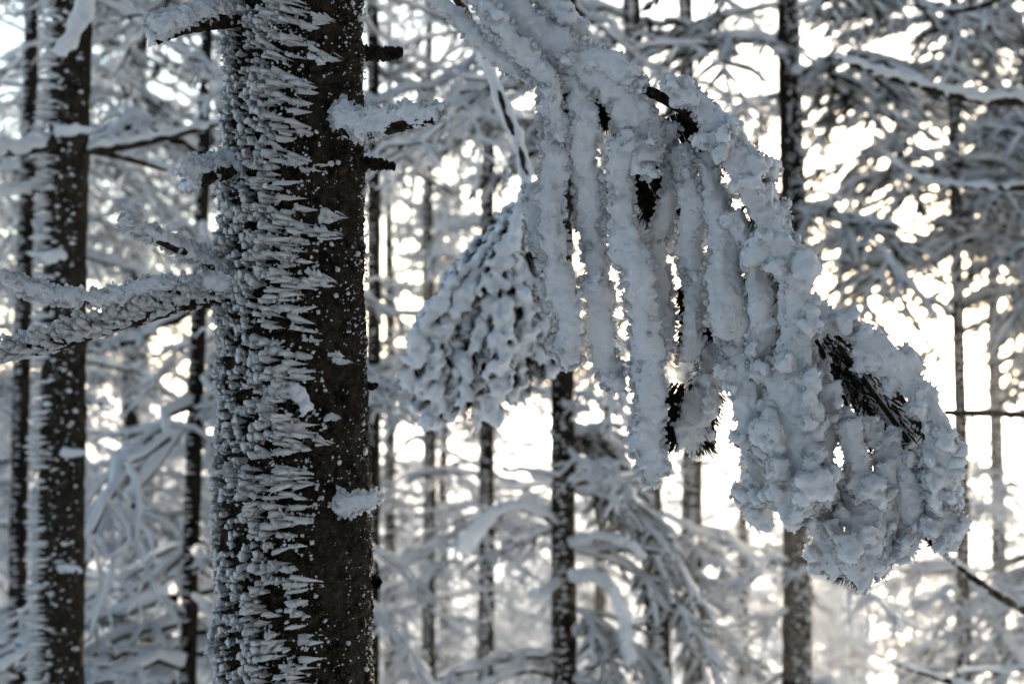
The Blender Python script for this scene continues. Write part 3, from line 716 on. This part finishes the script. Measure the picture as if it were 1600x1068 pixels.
# ---- the second trunk at the left, rime ridges on its windward edge
LD = 4.2
left, lax, lrd, lg = pole_tree('fir_tree', 'dark slim trunk at the left edge with a pale rime ridge down one side', 112, 98, 66, LD, 9.0,
    crowns=[(crown_bare, dict(z0=2.75, z1=5, n=18, Lmax=1.0, scale=0.8))], rime=False, seed=1, bark=BARK)
LW = np.array((-0.93, -0.36, 0.0)); r = np.random.default_rng(31)
it = feathers_on_trunk(lax, lrd, 0.4, 3.2, 0.015, 0.020, 0.055, 0.005, 0.011, r, wind=LW, lim=60)
it = [(p, d, ln * r.uniform(0.55, 1.35), hw * r.uniform(0.7, 1.3), k) for p, d, ln, hw, k in it]
lwa = math.atan2(LW[1], LW[0])
for _ in range(600):                                   # flecks thinning out round the dark side
    z = r.uniform(0.4, 3.2); a = lwa + math.radians(60 + 75 * r.random() ** 1.7); n = np.array((math.cos(a), math.sin(a), 0)); x, y = lax(z)
    sz = 0.0015 + 0.006 * r.random() ** 3
    it.append((np.array((x, y, z)) + n * (lrd(z) + 0.001), n + LW * 1.5 + r.normal(0, 0.3, 3), sz * r.uniform(1.5, 4), sz, int(r.integers(14))))
V, F = place_feathers(it, SPIKES); link('rime_crust', mesh_np('rime_crust', V, F, FEATHER), left, kind='stuff')
def lb(pix, rb, w, seed, **k): return rimed_branch(left, pix, rb, w, voxel=0.006, seed=seed, mat=RIME2, **k)
lb([(146, -30, 3.9), (128, 30, 3.85), (100, 78, 3.8)], (0.012, 0.006), (19, 15), 60, lump=0.2, fine=0.3, off=(-0.1, -0.3, 0.2))
lb([(85, 222, 4.15), (40, 232, 4.1), (-30, 238, 4.0)], (0.022, 0.016), (15, 16), 61, lump=0.3, fine=0.4, off=(0, -0.3, 0.6))
lb([(95, 206, 4.12), (122, 204, 4.08), (142, 203, 4.07)], (0.012, 0.004), (13, 5), 62, lump=0.5, fine=0.5, off=(-0.2, -0.3, 0.2))
lb([(100, 708, 4.12), (118, 708, 4.08), (135, 706, 4.07)], (0.012, 0.004), (10, 4), 63, lump=0.5, fine=0.5, off=(-0.2, -0.3, 0.2))
lb([(138, 236, 4.2), (200, 228, 4.25), (270, 212, 4.3), (360, 190, 4.4)], (0.014, 0.008), (9, 7), 64, lump=0.4, fine=0.4, off=(0, -0.2, 0.8))
lb([(138, 234, 4.2), (190, 246, 4.3), (260, 266, 4.4)], (0.012, 0.006), (4, 3), 65, lump=0.4, fine=0.4, off=(0, -0.2, 0.8))
lb([(85, 292, 4.2), (40, 298, 4.15), (-20, 304, 4.1)], (0.010, 0.008), (10, 11), 66, lump=0.3, fine=0.4, off=(0, -0.3, 0.5))
lb([(132, 622, 4.2), (148, 630, 4.2), (170, 628, 4.25)], (0.010, 0.004), (8, 5), 67, lump=0.4, fine=0.4, off=(0, -0.2, 0.4))
lb([(100, 400, 4.12), (85, 402, 4.08), (72, 404, 4.05)], (0.010, 0.006), (12, 10), 68, lump=0.5, fine=0.5, off=(0, -0.2, 0.3))
lb([(90, 888, 4.12), (112, 890, 4.08), (128, 892, 4.06)], (0.010, 0.006), (9, 4), 69, lump=0.5, fine=0.5, off=(0, -0.2, 0.3))
lb([(85, 990, 4.15), (50, 1010, 4.1), (0, 1040, 4.0)], (0.012, 0.008), (10, 9), 70, lump=0.4, fine=0.5, off=(0, -0.2, 0.4))

# ---- slim trees of the middle distance
pole_tree('fir_tree', 'very thin dark trunk just behind the left-edge trunk', 40, 34, 26, 6.6, 9, [(crown_bare, dict(z0=-0.6, z1=5, n=24, Lmax=1.1))], seed=2)
sap, sax, srd, sg = pole_tree('young_fir_tree', 'young tree of curling frosted branches between the two rime-crusted trunks', 318, 300, 24, 5.4, 6.0,
    [(crown_bare, dict(z0=0.3, z1=2.3, n=34, Lmax=0.95, scale=1.35, elev=(-0.7, 0.1), droop=0.15)), (crown_bare, dict(z0=2.3, z1=5, n=32, Lmax=1.0, scale=1.2))], seed=3, rsc=1.5)
pole_tree('fir_tree', 'brown trunk edge showing right behind the thick feathered trunk', 581, 585, 22, 6.6, 10, [(crown_bare, dict(z0=2, z1=4.8, n=16, Lmax=1.3))], seed=4)
pole_tree('fir_tree', 'thin bare trunk standing clear just right of the thick feathered trunk', 606, 612, 15, 12, 10, [(crown_bare, dict(z0=-0.5, z1=5.2, n=30, Lmax=1.6, scale=1.3))], seed=5)
pole_tree('fir_tree', 'thin dark trunk between the clear bare trunk and the fan-shaped bough', 668, 672, 19, 10.5, 9, [(crown_bare, dict(z0=-1, z1=5, n=32, Lmax=1.5, scale=1.3))], seed=6)
pole_tree('fir_tree', 'straight dark trunk directly under the fan-shaped bough', 765, 758, 23, 8.5, 10, [(crown_bare, dict(z0=0.4, z1=5.2, n=24, Lmax=1.3, scale=1.15))], seed=7)
mid, max_, mrd, mg = pole_tree('fir_tree', 'frost-faced trunk with arching rimed branches below the great bough', 884, 880, 36, 5.6, 9,
    [(crown_bare, dict(z0=0.2, z1=1.9, n=8, Lmax=0.55, scale=1.0)), (crown_leafy, dict(z0=0.0, z1=1.7, n=14, Lmax=0.58, taper=0.2, scale=1.0, droop=0.9, elev=(-0.4, 0.1), azim=np.linspace(-0.9, 0.9, 14))), (crown_bare, dict(z0=2.3, z1=4.8, n=16, Lmax=1.1))], seed=8, wind=np.array((-0.7, -0.7, 0)), rime_lim=75, rsc=0.7)
def mb(pix, rb, w, seed, **k): return rimed_branch(mid, pix, rb, w, voxel=0.009, seed=seed, mat=RIME2, **k)
mb([(872, 822, 5.55), (840, 800, 5.4), (790, 795, 5.3), (755, 820, 5.2), (728, 858, 5.15)], (0.014, 0.008), (9, 15), 80, lump=0.3, fine=0.4, off=(0, -0.2, 0.4))
mb([(872, 1056, 5.55), (830, 1046, 5.45), (790, 1055, 5.4), (740, 1078, 5.3)], (0.014, 0.008), (9, 9), 81, lump=0.3, fine=0.4, off=(0, -0.2, 0.4))
mb([(872, 912, 5.5), (850, 925, 5.4), (832, 928, 5.35)], (0.012, 0.008), (12, 10), 82, lump=0.6, fine=0.6, off=(0, -0.2, 0.3))
mb([(872, 742, 5.5), (850, 746, 5.4), (832, 744, 5.35)], (0.010, 0.006), (9, 7), 83, lump=0.6, fine=0.6, off=(0, -0.2, 0.3))
mb([(890, 755, 5.5), (940, 750, 5.4), (1000, 745, 5.35)], (0.012, 0.008), (10, 6), 84, lump=0.6, fine=0.6, off=(0, -0.2, 0.4))
mb([(890, 850, 5.5), (930, 842, 5.4), (980, 850, 5.3), (1005, 870, 5.3)], (0.012, 0.008), (12, 8), 85, lump=0.6, fine=0.6, off=(0, -0.2, 0.4))
mb([(892, 900, 5.5), (940, 905, 5.4), (975, 960, 5.3), (985, 1030, 5.3)], (0.012, 0.008), (14, 12), 86, lump=0.6, fine=0.6, off=(0, -0.2, 0.3))
pole_tree('fir_tree', 'dark trunk rising behind the upper stem of the great bough', 988, 1030, 34, 7.6, 10, [(crown_leafy, dict(z0=2.7, z1=5.2, n=12, Lmax=1.3, scale=1.1)), (crown_bare, dict(z0=-0.3, z1=2.4, n=12, Lmax=1.0))], seed=9)
pole_tree('fir_tree', 'dark trunk glimpsed under the ragged middle sprigs of the great bough', 1076, 1084, 30, 8.2, 9, [(crown_leafy, dict(z0=-0.4, z1=1.3, n=8, Lmax=0.8, scale=1.0, droop=0.8)), (crown_bare, dict(z0=2.4, z1=5.2, n=13, Lmax=1.3))], seed=10)
pole_tree('fir_tree', 'tall split-looking dark trunk passing behind the knobbly right part of the great bough', 1240, 1243, 42, 7.0, 11, [(crown_leafy, dict(z0=2.55, z1=5.2, n=20, Lmax=1.5, scale=1.0)), (crown_bare, dict(z0=-0.2, z1=2.2, n=8, Lmax=0.8))], seed=11, wind=np.array((0.1, -1, 0)), rime_lim=40, rsc=0.5)
pole_tree('fir_tree', 'slender trunk against the sunlit gap beyond the tip of the great bough', 1497, 1499, 20, 9.0, 11, [(crown_leafy, dict(z0=2.55, z1=5.2, n=46, Lmax=1.9, scale=1.0)), (crown_bare, dict(z0=-0.8, z1=1.1, n=11, Lmax=0.9))], seed=12)
pole_tree('fir_tree', 'thin trunk low at the right edge beside the sunlit gap', 1552, 1556, 20, 13, 9, [(crown_bare, dict(z0=-1.5, z1=1.4, n=20, Lmax=1.3, scale=1.3)), (crown_leafy, dict(z0=3.1, z1=5.2, n=30, Lmax=1.9, scale=1.1))], seed=13)

# ---- tree just outside the right edge, its rimed limbs reach into view
rt, rax, rrd, rg = pole_tree('fir_tree', 'tree outside the right edge whose rimed limbs reach across the sunlit gap', 1790, 1790, 90, 4.2, 9, [(crown_leafy, dict(z0=3.45, z1=5.2, n=16, Lmax=1.6, scale=0.8, dense=0.9))], seed=14)
def rb_(pix, rb, w, seed, **k): return rimed_branch(rt, pix, rb, w, voxel=0.007, seed=seed, mat=RIME2, **k)
rb_([(1790, 150, 4.2), (1600, 158, 4.1), (1500, 150, 4.05), (1420, 130, 4.0), (1360, 110, 3.98), (1310, 92, 3.95)], (0.016, 0.006), (13, 7), 90, lump=0.4, fine=0.6, off=(0, -0.15, 0.7))
rb_([(1790, 640, 4.3), (1640, 648, 4.35), (1560, 646, 4.4), (1475, 644, 4.4)], (0.014, 0.010), (4, 3), 91, lump=0.4, fine=0.5, off=(0, -0.1, 0.9))
rb_([(1790, 1010, 4.2), (1640, 968, 4.1), (1560, 930, 4.0), (1500, 885, 3.95), (1440, 835, 3.9)], (0.015, 0.007), (9, 5), 92, lump=0.3, fine=0.4, off=(0, -0.2, 0.5))
rb_([(1790, 1140, 4.2), (1600, 1100, 4.0), (1480, 1062, 3.95), (1395, 1034, 3.9)], (0.013, 0.006), (8, 5), 93, lump=0.3, fine=0.4, off=(0, -0.2, 0.5))
rb_([(1790, 1040, 4.2), (1620, 1042, 4.3), (1500, 1048, 4.4)], (0.011, 0.006), (8, 6), 94, lump=0.3, fine=0.4, off=(0, -0.2, 0.5))
rb_([(1790, 250, 4.2), (1620, 290, 4.5), (1520, 292, 4.7), (1440, 280, 4.9), (1380, 240, 5.0)], (0.014, 0.006), (9, 5), 95, lump=0.4, fine=0.5, off=(0, -0.15, 0.6))
rb_([(1790, -40, 4.2), (1620, -30, 4.5), (1540, 8, 4.6), (1480, 18, 4.7), (1440, 10, 4.8)], (0.013, 0.006), (6, 4), 96, lump=0.4, fine=0.5, off=(0, -0.15, 0.6))

# ------------------------------------------------------------------ the wood beyond: copies of a few frosted trees
def proto(kind, seed):
    r = np.random.default_rng(900 + seed)
    H = {'bare': 11, 'leafy': 11, 'young': 5}[kind]
    R = {'bare': 0.09, 'leafy': 0.10, 'young': 0.045}[kind]
    ax = lambda z: (0.05 * math.sin(z * 0.7 + seed), 0.05 * math.sin(z * 0.6 + seed * 2))
    rd = lambda z: max(0.012, R * (1 - z / H * 0.9))
    tm = trunk_mesh('trunk', ax, rd, -0.1, H, 120, 10, BARK2, R * 0.15, seed=seed, flare=0.3)
    V, F = trunk_rime(ax, rd, 0.2, H * 0.9, 0.05, 0.03, 0.09, 0.012, 0.028, r, keep=0.8)
    parts = [('trunk', tm, None), ('rime_crust', mesh_np('rime_crust', V, F, RIME2), 'stuff')]
    if kind == 'bare': sets = [(crown_bare, dict(z0=1.0, z1=6.5, n=44, Lmax=1.7, taper=0.2, scale=1.1, dense=1.3)), (crown_leafy, dict(z0=5.5, z1=10.8, n=30, Lmax=1.4, taper=0.8, scale=1.3, dense=0.6))]
    elif kind == 'leafy': sets = [(crown_leafy, dict(z0=1.6, z1=10.8, n=64, Lmax=2.0, taper=0.85, scale=1.4, dense=0.75))]
    else: sets = [(crown_leafy, dict(z0=0.3, z1=4.9, n=44, Lmax=1.1, taper=0.85, scale=1.3, dense=0.7))]
    for fn, kw in sets:
        (RV, RF), (BV, BF) = fn(r, **kw)
        parts.append(('crown', mesh_np('crown', BV, BF, NEEDLE if fn is crown_leafy else BARK2), 'stuff'))
        parts.append(('rime', mesh_np('rime', RV, RF, RIME2), 'stuff'))
    return parts
PROTO = {'bare': [proto('bare', 1), proto('bare', 2)], 'leafy': [proto('leafy', 3)] * 2, 'young': [proto('young', 5)] * 2}
LAB = {'bare': ('frosted_fir_tree', 'frosted fir with bare lower limbs', 'frosted bare-limbed firs beyond'),
       'leafy': ('frosted_fir_tree', 'dense frosted fir with white boughs', 'dense frosted firs beyond'),
       'young': ('young_fir_tree', 'small bushy frosted young fir', 'young frosted firs on the slope')}
def where(px, d):
    reg = 'behind the left-edge trunk' if px < 150 else 'between the two rime-crusted trunks' if px < 350 else 'behind the thick feathered trunk' if px < 620 else \
        'behind the fan-shaped bough' if px < 850 else 'behind the great bough' if px < 1230 else 'in the sunlit gap' if px < 1580 else 'past the reaching limbs'
    return ('close ' if d < 20 else 'further back ' if d < 50 else 'far down the slope ') + reg
r = np.random.default_rng(2024)
def put(kind, px, d, sc=1.0, xy=None):
    x, y = ((px - 800) / FPX * d, d) if xy is None else xy
    n, lab, grp = LAB[kind]
    if xy is None: lab = lab + ', ' + where(px, d)
    else: lab, grp = 'unseen fir of the wood, added behind the viewpoint to block front light', 'unseen firs added behind the viewpoint'
    t = thing(n, (x, y, float(ground_z(np.array(x), np.array(y))) - 0.05), lab, 'tree', grp)
    t.rotation_euler = (r.normal(0, 0.015), r.normal(0, 0.015), r.uniform(0, 6.28)); t.scale = (sc, sc, sc * r.uniform(0.9, 1.1))
    last = None
    for nm, me, kd in PROTO[kind][int(r.integers(2))]:
        o = bpy.data.objects.new(nm, me); C.objects.link(o)
        if nm in ('rime', 'rime_crust') and last is not None: o.parent = last
        else: o.parent = t; last = o
        if kd: o['kind'] = kd
# near rank of the wood (the sunlit gap is kept open)
for px, d, kind in [(-60, 8, 'bare'), (75, 10, 'bare'), (190, 11, 'bare'), (250, 15, 'bare'), (430, 13, 'bare'), (40, 18, 'leafy'), (690, 17, 'bare'), (930, 16, 'bare'), (1150, 17, 'bare'), (1660, 12, 'leafy'), (1720, 16, 'leafy')]:
    put(kind, px, d, r.uniform(0.9, 1.15))
for _ in range(9):
    d = r.uniform(22, 42); px = r.uniform(-150, 1750)
    if 1230 < px < 1580: continue
    put('leafy' if r.random() < 0.3 else 'bare', px, d, r.uniform(0.8, 1.1))
for _ in range(16):
    d = r.uniform(24, 60); px = r.uniform(550, 1700)
    put('young', px, d, r.uniform(0.6, 1.1))
for _ in range(26):
    d = r.uniform(26, 62); px = r.uniform(600, 1720)
    put('leafy', px, d, (1.0 + 0.2 * d) / 11.5 * r.uniform(0.65, 0.95))
for _ in range(24):
    d = r.uniform(60, 170); px = r.uniform(-100, 1700)
    put('leafy', px, d, r.uniform(0.6, 0.9))
# the wood goes on behind the viewpoint, unseen firs added to cut front light
for x, y, kind in [(2.6, -2.5, 'leafy'), (5.5, -1.0, 'leafy'), (1.0, -5.0, 'leafy'), (4.2, -6.0, 'leafy'), (7.5, -5, 'leafy'), (0.5, -10, 'leafy'), (8, 2, 'bare'), (3.4, 0.2, 'leafy'), (2.0, -1.2, 'bare'), (6, -9, 'leafy'), (4, -13, 'leafy'), (1.0, -2.9, 'leafy'), (3.0, -4.2, 'leafy'), (-0.6, -7, 'leafy'), (-0.8, -4.2, 'leafy'), (-3.5, -12, 'bare'), (-2.2, -3.0, 'leafy'), (-3.6, -5.2, 'leafy'), (-1.6, -5.8, 'leafy'), (-5.5, -7.5, 'leafy'), (-2.6, -9, 'leafy'), (0.0, -2.4, 'leafy')]:
    put(kind, 0, 1, 1.05, (x, y))

# ------------------------------------------------------------------ frosty air
def build_haze():
    m, nt, N, L, out = new_mat('haze')
    v = N.new('ShaderNodeVolumePrincipled'); v.inputs['Color'].default_value = (0.93, 0.95, 1.0, 1); v.inputs['Density'].default_value = 0.0013; v.inputs['Anisotropy'].default_value = 0.6
    L.new(v.outputs[0], out.inputs['Volume'])
    x, y0, y1, z0, z1 = 4300, -60, 4300, -75, 14.0
    V = [(a, b, c) for c in (z0, z1) for b in (y0, y1) for a in (-x, x)]
    F = [(0, 2, 3, 1), (4, 5, 7, 6), (0, 1, 5, 4), (2, 6, 7, 3), (0, 4, 6, 2), (1, 3, 7, 5)]
    o = link('haze', mesh_np('haze', V, F, m, smooth=False), kind='stuff')
    o['label'] = 'thin frosty haze hanging in the wood'
build_haze()
